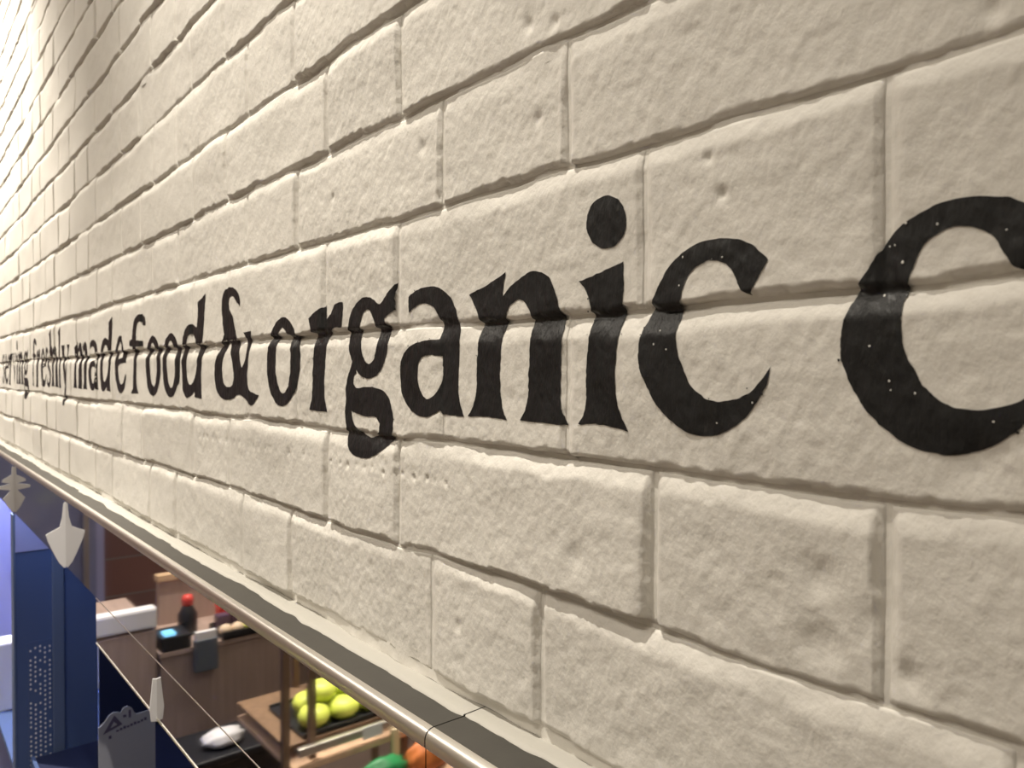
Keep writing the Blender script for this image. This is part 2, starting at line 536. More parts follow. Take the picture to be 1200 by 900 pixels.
# ------------------------------------------------------------------ painted lettering
# outlines in mm: x from the left edge, y from the baseline; counters come last
GLYPH = {
    'c': [[(67.6, 73.9), (62.1, 79.4), (55.4, 83.5), (47.3, 85.5), (38.9, 86.1), (31.4, 85.1), (23.7, 81.8), (18.1, 78), (13, 71.5), (7.4, 62.7), (2.9, 53), (0, 43.1), (0, 33), (4.7, 21.9), (10.4, 13.2), (18, 6.9), (26.6, 2), (38, 0.7), (47.7, 3.3), (56.9, 9.7), (63.5, 17.8), (67.3, 23.7), (69.1, 31.1), (65.7, 26.5), (59.1, 20.1), (52.3, 17.3), (45.3, 16.1), (38, 17.2), (31.1, 21.7), (25.9, 29.6), (22.6, 38.1), (21.9, 46.7), (22.9, 56.2), (24.8, 64.6), (28.3, 72.1), (32.8, 75.3), (38.3, 77), (44.4, 76.1), (49.7, 72.5), (52.1, 68.3), (55.5, 62.5), (58.6, 60.6)]],
    'i': [[(0, 75.4), (13.8, 78.4), (30.1, 82.5), (30.1, 69.9), (29.4, 58.9), (28.5, 46.5), (26.9, 35.5), (26.2, 23), (28.3, 11.9), (34.4, 0.2), (27.4, 1.5), (13.9, 2.6), (0.1, 1.9), (3.8, 8.2), (5.9, 18.4), (6.2, 32.9), (7.4, 41.6), (8.4, 53.1), (8.2, 61.7), (5.8, 69.1)], [(32.3, 101.1), (32.1, 104.4), (31.1, 107.7), (29.3, 110.6), (26.8, 113.1), (23.8, 114.9), (20.5, 115.9), (17, 116.1), (13.6, 115.4), (10.6, 113.8), (8.2, 111.5), (6.5, 108.5), (5.7, 105.2), (5.9, 101.7), (7, 98.3), (8.9, 95.3), (11.6, 92.8), (14.8, 91.1), (18.2, 90.2), (21.7, 90.2), (24.9, 91.1), (27.8, 92.7), (30, 95.1), (31.6, 97.9)]],
    'n': [[(1.1, 76.4), (18.2, 80.5), (36.9, 86.6), (34.3, 79), (33.6, 72.3), (38.7, 76.5), (44.6, 79.7), (52.1, 82.9), (61, 84.5), (68.8, 82.6), (74.9, 78.5), (78.6, 71), (81.1, 63.8), (83.1, 57.7), (83.8, 50.6), (83.8, 40.6), (83.1, 29.6), (83.1, 17.6), (84.6, 7.6), (88.9, 1), (82.4, 1), (70.4, 1.4), (49.6, 1.7), (53.7, 7.4), (55.9, 14.9), (56.5, 25.5), (57.5, 38.1), (58.4, 48.6), (58.7, 58), (57.5, 63.3), (53.7, 67.8), (48, 69.8), (42.1, 68.1), (38.1, 64.6), (36.1, 59.2), (33.4, 50.6), (32.2, 41.9), (31.2, 29.8), (31.7, 16.5), (34.3, 6.7), (38.1, 1.4), (23.6, 2.4), (0, 1.9), (5.8, 9.1), (8.4, 18.4), (8.7, 29.8), (9.7, 42.4), (11, 51.5), (11.6, 59.4), (9.2, 65.3), (5, 71.3)]],
    'a': [[(9.7, 80.1), (17.7, 83.3), (27.9, 85), (37.8, 84.9), (47.4, 83), (54.8, 79.2), (61.2, 73.5), (64.8, 67.5), (66.6, 62.2), (68.4, 54.9), (68.4, 46.7), (67.8, 38.4), (67.1, 28.1), (67.4, 17.7), (69.2, 9.5), (73.6, 1.6), (62, 1.8), (51, 2), (49.1, 4.6), (39.5, 0.8), (29.6, -0.5), (19.5, 1.3), (10.1, 6.6), (2.6, 15.5), (0, 25.8), (1.6, 36.1), (7, 42.9), (17.5, 47.6), (31.8, 50), (48.2, 50.3), (49.2, 55.8), (48.3, 61.1), (45.1, 66.1), (39.7, 71.3), (31.8, 74.2), (21.8, 74.1), (15.5, 71.8), (10.3, 69.6)], [(50.7, 39.2), (37.7, 40.2), (28.7, 39.1), (23.7, 34.7), (22.6, 27), (24.6, 19.2), (31.7, 11.9), (39.5, 12.7), (45.3, 16.3), (50.1, 21.7), (51, 30.2)]],
    'g': [[(78.2, 72.3), (77.7, 79.2), (79.9, 91.3), (69.2, 84.2), (58.1, 78), (52.3, 80.1), (46.6, 82.7), (40.5, 84.2), (34.2, 84.4), (28, 83.4), (22.1, 81), (16.9, 77.6), (12.5, 73), (9.2, 67.6), (7.2, 61.6), (6.6, 55.2), (7.3, 48.8), (9.4, 42.7), (12.8, 37.2), (4.7, 25.1), (1.2, 15.4), (1.4, 5.7), (0, -4.1), (2, -13.7), (3.3, -24.9), (9.4, -31.7), (22.7, -34.9), (38.7, -34), (54, -29), (68.7, -20.4), (73.9, -12.7), (74.5, -3.9), (72.3, 4.8), (66, 13.5), (51.2, 17.7), (32.7, 18.3), (18.1, 17.6), (13.8, 21.2), (14.8, 26), (19.8, 29.1), (18.3, 31.5), (23.2, 28.3), (28.5, 26), (34.1, 24.8), (39.7, 24.5), (45.3, 25.3), (50.5, 27), (55.2, 29.7), (59.4, 33), (62.8, 37.1), (65.4, 41.7), (67.1, 46.7), (67.9, 51.9), (67.7, 57.2), (66.5, 62.4), (64.5, 67.4)], [(52, 54.7), (51.4, 48.7), (49.5, 43.3), (46.7, 38.9), (43.1, 36.2), (39, 35.2), (35, 36.3), (31.3, 39.2), (28.3, 43.7), (26.4, 49.4), (25.8, 55.7), (26.5, 61.9), (28.5, 67.5), (31.4, 71.8), (35.2, 74.4), (39.2, 75.1), (43.3, 73.9), (46.8, 70.9), (49.6, 66.4), (51.4, 60.8)], [(10.3, -0.1), (21.2, -2.4), (35.7, -3.8), (48.1, -3.3), (55.6, -7.8), (54.1, -14.6), (38.8, -19.1), (22.8, -14.9), (12.9, -8.3)]],
    'r': [[(4.8, 74.1), (18.3, 79.2), (35.2, 83.3), (33.4, 75.9), (31.8, 68), (36.4, 71.8), (44, 75.9), (48.9, 81.8), (56.3, 83.7), (64.6, 83.4), (63.4, 73), (61.4, 64.1), (53.7, 64.5), (43.9, 63.4), (35.8, 57.5), (33.2, 49.6), (31.6, 40.4), (31, 31.2), (29.6, 20.8), (29.5, 8.1), (33.3, -3), (17.7, -2.9), (0, -2.2), (5.6, 7.6), (7.6, 20.7), (8.5, 31.3), (10, 43.1), (11.1, 51.4), (9.6, 59.7), (7.4, 68)]],
    'o': [[(69.9, 38.2), (68.7, 30.8), (66.4, 23.7), (62.9, 17), (58.4, 11.1), (53, 6.2), (46.9, 2.4), (40.3, -0), (33.4, -1), (26.6, -0.5), (20, 1.6), (14, 5.2), (8.8, 10.1), (4.6, 16.3), (1.7, 23.3), (0.1, 31.1), (0, 39.1), (1.3, 47.1), (4.1, 54.7), (8, 61.6), (13.1, 67.6), (19, 72.3), (25.5, 75.7), (32.3, 77.6), (39.2, 78), (45.8, 76.8), (52, 74.3), (57.5, 70.4), (62.2, 65.4), (65.9, 59.5), (68.4, 52.8), (69.8, 45.7)], [(52.8, 39.6), (52.4, 33.2), (51.1, 27.2), (49.1, 21.7), (46.5, 17.1), (43.3, 13.6), (39.8, 11.4), (36, 10.6), (32.3, 11.3), (28.7, 13.4), (25.5, 16.9), (22.8, 21.5), (20.8, 27.1), (19.6, 33.4), (19.2, 40), (19.7, 46.6), (21, 52.8), (23.2, 58.4), (25.9, 63), (29.2, 66.3), (32.8, 68.3), (36.6, 68.9), (40.3, 68), (43.8, 65.7), (46.9, 62.1), (49.4, 57.5), (51.3, 52), (52.5, 45.9)]],
    '&': [[(75, 95.5), (74.3, 105.1), (65, 112.5), (52.5, 116.1), (37.5, 116.4), (26.4, 111.9), (20.5, 101.6), (20.3, 89.2), (24.6, 78.2), (28, 68.8), (21.2, 61.3), (10.6, 52.3), (1.2, 39.9), (0, 24.1), (4.5, 11.5), (15.8, 3.9), (35.8, 1), (53.1, 3), (67.7, 7), (85.8, 4.1), (105.1, -2.6), (124.6, 7.5), (112.8, 9), (99.6, 13), (93.9, 23), (96, 33.1), (100.4, 47.4), (102.8, 58.7), (105.2, 69.3), (84.6, 68.8), (91.6, 62), (92.7, 54.7), (88.3, 41.8), (79, 33.9), (72.7, 42), (70.4, 55.3), (66.4, 62.9), (60.3, 71.3), (56.2, 79.7), (53.4, 87), (43.7, 93.9), (38.6, 100.3), (43.8, 106), (54.5, 107), (63.6, 101.5)], [(40.2, 60.7), (30, 50.3), (22.2, 39.7), (22.1, 27.3), (27.3, 18.1), (38.2, 14.3), (51.1, 16.8), (55.4, 22.8), (53.5, 36.3), (47.3, 48.4), (43.6, 59.1)]],
    'f': [[(84.3, 93.3), (81, 105), (63, 110), (40.4, 108.5), (26.4, 101.4), (19.8, 87.7), (17.9, 76.8), (2, 75.3), (1.8, 68.2), (19.3, 66.7), (17, 39.5), (14.9, 21.4), (13, 7.2), (0, -0), (42.3, 0.6), (34.2, 11.4), (34, 35.3), (37.1, 66.1), (71.4, 66), (71.6, 72.7), (38.8, 74.9), (38.3, 84.9), (43.9, 96.5), (56.8, 100.1), (69.9, 95)]],
    'd': [[(89.3, 116.8), (62.2, 108.7), (63.5, 96.5), (60.7, 80.6), (41.3, 85.2), (22.7, 80.9), (8.8, 68.1), (3.1, 56.4), (0, 41.2), (1.4, 26), (5, 9), (18.5, 0), (34.6, 2), (50.3, 8), (50.2, 1.5), (76.2, 0.1), (73, 16.3), (74.9, 38.6), (78.6, 56), (81.2, 67), (85.4, 87.3), (87.7, 106)], [(43.7, 74.1), (27.8, 67.4), (22.8, 55.9), (19.2, 39.3), (20, 24.3), (29.5, 16), (42.7, 17.7), (53.2, 27.5), (60.1, 45.2), (60.3, 58.1), (56.4, 67.9)]],}

def rect(x0, y0, x1, y1): return [(x0, y0), (x1, y0), (x1, y1), (x0, y1)]
_n = GLYPH['n'][0]
_arch = [p for p in _n if p[0] > 27]
GLYPH['m'] = [_n, [(x + 50, y) for x, y in _arch]]
GLYPH['h'] = [_n, [(2, 112), (26, 122), (26, 60), (8, 60), (8, 104)]]
GLYPH['l'] = [[(0, 112), (26, 122), (25, 30), (32, 0), (0, 0), (7, 28), (7, 102)]]
GLYPH['e'] = [[(70, 44), (64, 64), (52, 79), (36, 85), (20, 79), (6, 62), (0, 42), (4, 20), (16, 4), (34, -1), (52, 4), (70, 24), (67, 29), (54, 17), (40, 12), (27, 19), (20, 40), (46, 44)],
              [(21, 50), (24, 66), (36, 77), (46, 67), (48, 52)]]
GLYPH['s'] = [[(50, 62), (48, 80), (30, 85), (10, 78), (2, 62), (8, 48), (26, 36), (38, 24), (34, 12), (24, 8), (10, 14), (2, 26), (2, 4), (26, -1), (46, 6), (56, 24), (50, 38), (32, 50), (20, 62), (26, 74), (38, 74)]]
GLYPH['v'] = [[(0, 84), (34, 84), (30, 74), (48, 26), (62, 74), (56, 84), (80, 84), (72, 72), (44, 0), (38, 0), (8, 72)]]
GLYPH['y'] = [[(0, 84), (34, 84), (30, 74), (48, 28), (62, 74), (56, 84), (80, 84), (72, 72), (40, -12), (26, -34), (8, -34), (6, -22), (22, -22), (36, 4), (8, 72)]]
HOLES = {'a': 1, 'g': 2, 'o': 1, '&': 1, 'd': 1, 'e': 1}

def smooth_contour(pts, step, rough, seed):
    P = np.array(pts, float); n = len(P)
    tang = []
    for k in range(n):
        a = P[k] - P[k - 1]; b = P[(k + 1) % n] - P[k]
        la, lb = np.linalg.norm(a) + 1e-9, np.linalg.norm(b) + 1e-9
        ca = np.dot(a, b) / la / lb
        tang.append(None if ca < 0.62 else (a / la + b / lb) / np.linalg.norm(a / la + b / lb))
    out = []
    for k in range(n):
        p0, p1 = P[k], P[(k + 1) % n]
        L = np.linalg.norm(p1 - p0)
        d_ = (p1 - p0) / (L + 1e-9)
        t0 = d_ if tang[k] is None else tang[k]
        t1 = d_ if tang[(k + 1) % n] is None else tang[(k + 1) % n]
        m = max(1, int(math.ceil(L / step)))
        for q in range(m):
            s = q / m
            h00 = 2 * s**3 - 3 * s**2 + 1; h10 = s**3 - 2 * s**2 + s; h01 = -2 * s**3 + 3 * s**2; h11 = s**3 - s**2
            out.append(h00 * p0 + h10 * L * t0 + h01 * p1 + h11 * L * t1)
    out = np.array(out)
    jag = rough * noise2(out[:, 0] / 3.1, out[:, 1] / 3.1, seed) + rough * 0.8 * noise2(out[:, 0] / 1.3, out[:, 1] / 1.3, seed + 1)
    jag2 = rough * noise2(out[:, 0] / 3.1 + 50, out[:, 1] / 3.1, seed + 2)
    out[:, 0] += jag; out[:, 1] += jag2
    return out

def inside(pts, poly):
    x, y = pts[:, 0], pts[:, 1]
    res = np.zeros(len(pts), bool)
    n = len(poly)
    j = n - 1
    for i in range(n):
        xi, yi = poly[i]; xj, yj = poly[j]
        c = ((yi > y) != (yj > y)) & (x < (xj - xi) * (y - yi) / (yj - yi + 1e-12) + xi)
        res ^= c
        j = i
    return res

def film(u, z, lift):
    """depth of a paint film that hugs the relief, never sinking under it"""
    d0 = depth_any(u, z)
    for (a, b) in ((1.0, 0), (-1.0, 0), (0, 1.0), (0, -1.0)):
        d0 = np.minimum(d0, depth_any(u + a, z + b) + 0.35)
    return d0 - lift

BASE = -28.0
def letter(ch, u0, width, parent, seed, base=BASE):
    cs = GLYPH[ch]
    nh = HOLES.get(ch, 0)
    w0 = max(p[0] for c in cs for p in c)
    k = width / w0
    near = u0 > -720
    step = 1.1 if near else 2.2 if u0 > -1300 else 4.0
    grid = 1.5 if near else 3.0 if u0 > -1300 else 5.0
    outs, hol = [], []
    for n_, c in enumerate(cs):
        q = smooth_contour([(u0 + x * k, base + y) for x, y in c], step, 0.28 if near else 0.4, seed + n_ * 5)
        (hol if n_ >= len(cs) - nh else outs).append(q)
    verts, edges = [], []
    for q in outs + hol:
        b = len(verts)
        verts += [Vector((float(x), float(y))) for x, y in q]
        edges += [(b + i, b + (i + 1) % len(q)) for i in range(len(q))]
    A = np.array([tuple(v) for v in verts])
    gx, gy = np.meshgrid(np.arange(A[:, 0].min(), A[:, 0].max(), grid), np.arange(A[:, 1].min(), A[:, 1].max(), grid))
    gp = np.stack([gx.ravel(), gy.ravel()], -1)
    def ins(p):
        r_ = np.zeros(len(p), bool)
        for q in outs: r_ |= inside(p, q)
        for q in hol: r_ &= ~inside(p, q)
        return r_
    gp = gp[ins(gp)]
    verts += [Vector((float(x), float(y))) for x, y in gp]
    res = delaunay_2d_cdt(verts, edges, [], 0, 0.02)
    V = np.array([tuple(v) for v in res[0]])
    F = np.array([tuple(f) for f in res[2] if len(f) == 3])
    F = F[ins(V[F].mean(1))]
    D = film(V[:, 0], V[:, 1], 0.32)
    # front faces towards -Y
    P = to_world(V[:, 0], V[:, 1], D)
    a, b, c = V[F[:, 0]], V[F[:, 1]], V[F[:, 2]]
    cr = (b[:, 0] - a[:, 0]) * (c[:, 1] - a[:, 1]) - (b[:, 1] - a[:, 1]) * (c[:, 0] - a[:, 0])
    F[cr < 0] = F[cr < 0][:, ::-1]
    off = np.array(parent.location)
    o = link(bpy.data.objects.new('letter', fast_mesh('letter', P - off, F, M['black_paint'])), parent)
    return outs, hol

def flecks(name, pts, material, parent, lift):
    v, f = [], []
    for (u, z, r) in pts:
        n = 7
        a = np.linspace(0, 2 * math.pi, n + 1)[:-1]
        U = np.concatenate([[u], u + r * np.cos(a)]); Z = np.concatenate([[z], z + r * np.sin(a) * random.uniform(.8, 1.3)])
        D = film(U, Z, lift); D[0] -= 0.2
        b = len(v)
        v += [tuple(p) for p in to_world(U, Z, D)]
        f += [(b, b + 1 + q, b + 1 + (q + 1) % n) for q in range(n)]
    off = np.array(parent.location)
    o = link(bpy.data.objects.new(name, fast_mesh(name, np.array(v) - off, np.array(f), material)), parent)
    tag(o, kind='stuff')

# each word: label, list of (glyph, left edge u in mm, width in mm)
WORDS = [
    ('word_coffee_start', 'large black letter c beginning the word after organic', [('c', -141.2, 69.1)]),
    ('word_organic', 'black serif word organic painted over the joint of cream bricks',
     [('o', -690.5, 69.9), ('r', -604.6, 64.6), ('g', -540.1, 79.9), ('a', -456.0, 73.6), ('n', -378.4, 88.9), ('i', -281.7, 34.4), ('c', -239.7, 69.1)]),
    ('word_ampersand', 'black painted ampersand between the words food and organic', [('&', -835.5, 124.6)]),
    ('word_food', 'black serif word food painted just before the ampersand', [('f', -1197, 84), ('o', -1114, 72), ('o', -1033, 72), ('d', -954.6, 89.3)]),
    ('word_made', 'black serif word made painted between freshly and food', [('m', -1610, 124), ('a', -1474, 74), ('d', -1388, 86), ('e', -1290, 68)]),
    ('word_freshly', 'black serif word freshly painted between serving and made',
     [('f', -2120, 62), ('r', -2062, 58), ('e', -1998, 64), ('s', -1926, 50), ('h', -1868, 86), ('l', -1776, 30), ('y', -1738, 82)]),
    ('word_serving', 'black serif word serving at the far end of the lettering',
     [('s', -2683, 54), ('e', -2621, 68), ('r', -2543, 62), ('v', -2476, 78), ('i', -2392, 34), ('n', -2352, 88), ('g', -2256, 80)]),
]
for wi, (nm, lab, letters) in enumerate(WORDS):
    u0 = letters[0][1]; u1 = letters[-1][1] + letters[-1][2]
    root = empty('painted_word', ((u0 + u1) / 2000.0, 0.0, ZC + BASE / 1000.0), lab, 'lettering', 'words of the painted slogan')
    bpy.context.view_layer.update()
    dark, white = [], []
    for li, (ch, lu, lw) in enumerate(letters):
        outs, hol = letter(ch, lu, lw, root, 300 + wi * 40 + li * 7)
        if wi < 2:
            q = outs[0]
            for _ in range(9):
                p = q[random.randrange(len(q))]
                if 38 < p[1] < 26: continue
                dark.append((p[0] + random.gauss(0, 1.3), p[1] + random.gauss(0, 1.3), random.uniform(.25, .6)))
            if ch == 'c':
                for _ in range(60):
                    p = np.array([[lu + random.uniform(5, lw - 5), BASE + random.uniform(0, 84)]])
                    if inside(p, q)[0] and random.random() < .3:
                        white.append((p[0][0], p[0][1], random.uniform(.25, .5)))
    if dark: flecks('paint_specks', dark, M['black_paint'], root, 0.42)
    if white: flecks('pale_specks', white, M['fleck'], root, 0.6)

# ------------------------------------------------------------------ room shell
X_FAR, X_NEAR, Y_OUT = -5.0, 1.6, -3.2
def shell(name, *a, label=None):
    o = box(name, *a)
    return tag(o, kind='structure')
shell('floor', X_FAR - .1, X_NEAR + .1, Y_OUT - .1, 0.9, -0.12, 0.0, M['floor'])
shell('ceiling', X_FAR - .1, X_NEAR + .1, Y_OUT - .1, 0.9, Z_CEIL, Z_CEIL + .12, M['ceiling'])
shell('wall_far', X_FAR - .1, X_FAR, Y_OUT, 0.9, 0.0, Z_CEIL, M['red_brick'])
shell('wall_near', X_NEAR, X_NEAR + .1, Y_OUT, 0.9, 0.0, Z_CEIL, M['ceiling'])
shell('wall_left', X_FAR, X_NEAR, Y_OUT - .1, Y_OUT, 0.0, Z_CEIL, M['ceiling'])

# ------------------------------------------------------------------ steel capping along the foot of the brickwork
YL, ZL, YF, ZS = -0.033, ZC - 0.2035, -0.039, ZC - 0.325
def capping(x0, x1, label, seed):
    root = empty('steel_capping', ((x0 + x1) / 2, YL / 2, ZL), label, 'steel trim', None)
    bpy.context.view_layer.update()
    # flat top
    bm = bmesh.new()
    box_bm(bm, x0, x1, YL, 0.030, ZL - 0.0012, ZL)
    bm_obj('ledge_top', bm, M['steel_satin'], root)
    # rolled nose
    R_ = 0.006
    prof = [(YL + 0.0005, ZL)] + [(YL - R_ * math.sin(a), ZL - R_ + R_ * math.cos(a)) for a in np.linspace(0.1, math.pi / 2, 9)] + [(YF, ZL - 0.010), (YF + 0.0012, ZL - 0.012)]
    v, f = [], []
    for x in (x0, x1):
        v += [(x, y, z) for y, z in prof]
    n = len(prof)
    f = [(i, i + 1, n + i + 1, n + i) for i in range(n - 1)]
    mesh_obj('rolled_nose', v, f, M['steel_polish'], root, True)
    # upright mirror face
    bm = bmesh.new()
    box_bm(bm, x0, x1, YF + 0.0006, YF + 0.0022, ZS, ZL - 0.0105)
    bm_obj('mirror_face', bm, M['steel_mirror'], root)
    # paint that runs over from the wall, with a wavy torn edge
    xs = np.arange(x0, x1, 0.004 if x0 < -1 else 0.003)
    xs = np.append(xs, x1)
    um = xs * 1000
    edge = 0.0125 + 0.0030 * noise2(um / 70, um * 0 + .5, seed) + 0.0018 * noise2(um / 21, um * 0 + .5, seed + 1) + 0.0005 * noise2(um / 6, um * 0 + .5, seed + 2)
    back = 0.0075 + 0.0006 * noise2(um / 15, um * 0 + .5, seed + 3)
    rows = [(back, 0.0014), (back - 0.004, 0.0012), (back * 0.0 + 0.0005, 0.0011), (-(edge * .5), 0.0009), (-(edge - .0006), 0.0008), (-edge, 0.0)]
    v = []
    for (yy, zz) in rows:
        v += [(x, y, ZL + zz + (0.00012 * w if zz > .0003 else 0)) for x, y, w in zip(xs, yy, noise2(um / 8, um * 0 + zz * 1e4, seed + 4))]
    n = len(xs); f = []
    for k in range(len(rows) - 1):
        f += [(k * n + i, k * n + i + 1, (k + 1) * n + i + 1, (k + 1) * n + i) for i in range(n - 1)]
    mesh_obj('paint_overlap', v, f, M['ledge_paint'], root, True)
    return root
XS = -0.366
capping(X_FAR, XS - 0.0005, 'long folded steel capping with mirror face and three white tags below', 60)
capping(XS + 0.0005, 0.7, 'short folded steel capping piece beyond the seam under letter g', 80)

# the polished strip below it (ends where the open chiller bay begins)
strip = empty('steel_strip', (-0.3, YF, ZS - 0.067), 'narrow mirror steel strip below the folded capping', 'steel trim')
bpy.context.view_layer.update()
box('mirror_face', -1.24, 0.7, YF + 0.0012, YF + 0.012, ZC - 0.392, ZS - 0.0012, M['steel_mirror'], strip, 0.0004)
bm = bmesh.new()
box_bm(bm, -1.24, 0.7, YF + 0.0004, YF + 0.0030, ZC - 0.3935, ZC - 0.3915)
bm_obj('lower_edge', bm, M['steel_polish'], strip)
prof = [(YF + 0.0014 - 0.0008 * math.cos(a), ZS - 0.0016 + 0.0008 * math.sin(a)) for a in np.linspace(-1.4, 1.4, 7)]
v = [(x, y, z) for x in (-1.24, 0.7) for y, z in prof]
mesh_obj('rolled_seam', v, [(i, i + 1, 7 + i + 1, 7 + i) for i in range(6)], M['steel_polish'], strip, True)

# white tags that stand out from the steel
def tag_fin(x, pts, label):
    pr = prism_x('white_tag', pts, x - 0.0008, x + 0.0008, M['white_plastic'])
    tag(pr, label, 'tag')
    return pr
yq = YF + 0.0006
tag_fin(-1.471, [(yq, ZC - .216), (yq - .003, ZC - .219), (yq - .005, ZC - .242), (yq - .009, ZC - .258), (yq - .029, ZC - .268), (yq - .026, ZC - .280), (yq - .018, ZC - .300), (yq - .010, ZC - .318), (yq - .003, ZC - .327), (yq, ZC - .327)],
        'white plastic tag with flared wing on the steel beside navy upright')
tag_fin(-2.117, [(yq, ZC - .217), (yq - .004, ZC - .218), (yq - .005, ZC - .236), (yq - .022, ZC - .246), (yq - .024, ZC - .252), (yq - .006, ZC - .257), (yq - .032, ZC - .262), (yq - .032, ZC - .268), (yq - .007, ZC - .272), (yq - .022, ZC - .291), (yq - .012, ZC - .312), (yq - .004, ZC - .323), (yq, ZC - .323)],
        'white plastic tag with small crossbar on the steel face')
tag_fin(-0.924, [(YF + .0012, ZC - .347), (YF - .003, ZC - .346), (YF - .005, ZC - .366), (YF - .0065, ZC - .380), (YF - .005, ZC - .394), (YF + .004, ZC - .3965), (YF + .006, ZC - .394), (YF + .0012, ZC - .391)],
        'slim cream tag clipped to the narrow steel strip')

# ------------------------------------------------------------------ chiller under the wall
ch = empty('open_chiller', (-0.7, 0.3, 0.0), 'navy lined open chiller recessed under the steel strip', 'chiller')
bpy.context.view_layer.update()
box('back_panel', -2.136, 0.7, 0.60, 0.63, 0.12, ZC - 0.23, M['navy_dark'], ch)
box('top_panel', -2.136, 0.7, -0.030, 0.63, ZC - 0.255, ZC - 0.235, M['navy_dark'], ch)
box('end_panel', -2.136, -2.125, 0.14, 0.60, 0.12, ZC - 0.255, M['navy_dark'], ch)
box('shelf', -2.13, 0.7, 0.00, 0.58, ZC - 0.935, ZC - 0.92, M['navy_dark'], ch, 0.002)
box('base', -2.136, 0.7, -0.02, 0.63, 0.0, 0.45, M['navy'], ch, 0.004)
box('shelf_rail', -2.13, 0.7, -0.008, 0.0, ZC - 0.95, ZC - 0.915, M['navy'], ch, 0.001)
led = box('led_tube', -2.10, -1.30, -0.012, 0.004, ZC - 0.285, ZC - 0.270, M['led'], ch, 0.003)

up = empty('chiller_upright', (-2.17, 0.05, 0.0), 'tall navy upright with pierced strip dividing the chillers', 'upright')
bpy.context.view_layer.update()
box('side_panel', -2.185, -2.147, -0.036, 0.140, 0.0, ZC - 0.26, M['navy'], up, 0.003)
box('edge_trim', -2.147, -2.140, 0.041, 0.066, 0.02, ZC - 0.27, M['steel_blue'], up, 0.002)
box('front_edge', -2.184, -2.145, -0.0385, -0.034, 0.0, ZC - 0.335, M['steel_blue'], up, 0.001)
box('haze_plate', -2.147, -2.143, -0.034, 0.036, ZC - 0.425, ZC - 0.27, M['lilac'], up, 0.001)  # lilac plate paints in the pale haze at the top of the upright
box('pierced_strip', -2.147, -2.1452, -0.010, 0.040, 0.6, ZC - 0.645, M['navy'], up, 0.0005)
bm = bmesh.new()
for rrow in range(30):
    for c in range(5):
        if random.random() < 0.15: continue
        y = -0.005 + c * 0.010; z = ZC - 0.655 - rrow * 0.0115 - (c % 2) * 0.004 - c * 0.002
        vs_ = []
        n = 8
        for k in range(n):
            a = 2 * math.pi * k / n
            vs_.append(bm.verts.new((-2.1449, y + 0.0022 * math.cos(a), z + 0.003 * math.sin(a))))
        top = bm.verts.new((-2.1441, y, z))
        for k in range(n):
            bm.faces.new((vs_[k], vs_[(k + 1) % n], top))
o = bm_obj('hole_glow_dots', bm, M['white_plastic'], up)  # pale raised dots imitate backlight showing through the holes
tag(o, kind='stuff')

sg = empty('shelf_card', (-1.6, 0.084, ZC - 0.92), 'pale card with dark triangle mark standing on the chiller shelf', 'sign')
bpy.context.view_layer.update()
prism_x('card', [(0.034, ZC - .92), (0.034, ZC - .668), (0.044, ZC - .660), (0.052, ZC - .649), (0.060, ZC - .645), (0.068, ZC - .647), (0.072, ZC - .650), (0.077, ZC - .641), (0.085, ZC - .640), (0.092, ZC - .646), (0.097, ZC - .657), (0.101, ZC - .660), (0.134, ZC - .658), (0.134, ZC - .92)], -1.6012, -1.5988, M['card'], sg)
def ring_tri(name, a, b):
    v = [(-1.5983, *p) for p in a] + [(-1.5983, *p) for p in b]
    mesh_obj(name, v, [(0, 1, 4, 3), (1, 2, 5, 4), (2, 0, 3, 5)], M['card_ink'], sg)
ring_tri('triangle_mark', [(0.041, ZC - .683), (0.075, ZC - .672), (0.061, ZC - .651)], [(0.054, ZC - .674), (0.066, ZC - .670), (0.060, ZC - .663)])
box('curl_mark', -1.5985, -1.5982, 0.076, 0.082, ZC - .660, ZC - .655, M['card_ink'], sg)
box('curl_mark', -1.5985, -1.5982, 0.086, 0.090, ZC - .663, ZC - .648, M['card_ink'], sg)
for k in range(9):
    yy = 0.064 + k * 0.0062
    zz = ZC - .684 + k * 0.0010
    box('print_mark', -1.5985, -1.5982, yy, yy + 0.0045, zz, zz + 0.0035 + 0.001 * (k % 3), M['card_ink'], sg)
box('comma_mark', -1.5985, -1.5982, 0.051, 0.056, ZC - .694, ZC - .688, M['card_ink'], sg)

# second, lit chiller beyond the upright
c2 = empty('lit_chiller', (-2.8, 0.3, 0.0), 'brightly lit chiller with white packs beyond the navy upright', 'chiller')
bpy.context.view_layer.update()
box('back_panel', -3.6, -2.19, 0.60, 0.63, 0.12, ZC - 0.23, M['lilac'], c2)
box('top_panel', -3.6, -2.19, -0.030, 0.63, ZC - 0.255, ZC - 0.235, M['lilac'], c2)
box('end_panel', -3.6, -3.05, -0.034, 0.60, 0.12, ZC - 0.256, M['lilac'], c2, 0.003)
box('shelf', -3.05, -2.19, -0.034, 0.58, ZC - 0.975, ZC - 0.96, M['navy'], c2, 0.002)
box('base', -3.6, -2.19, -0.03, 0.60, 0.0, 0.45, M['navy'], c2, 0.004)
box('led_tube', -3.0, -2.25, -0.012, 0.004, ZC - 0.285, ZC - 0.270, M['led_bright'], c2, 0.003)
for k in range(5):
    y0 = -0.030 + k * 0.095
    pk = box('white_pack', -2.66, -2.58, y0, y0 + 0.086, ZC - 0.96, ZC - 0.765 - 0.008 * (k % 2), M['white_plastic'], None, 0.006)
    tag(pk, 'white food pack standing on the lit chiller shelf', 'pack', 'white packs in the lit chiller')

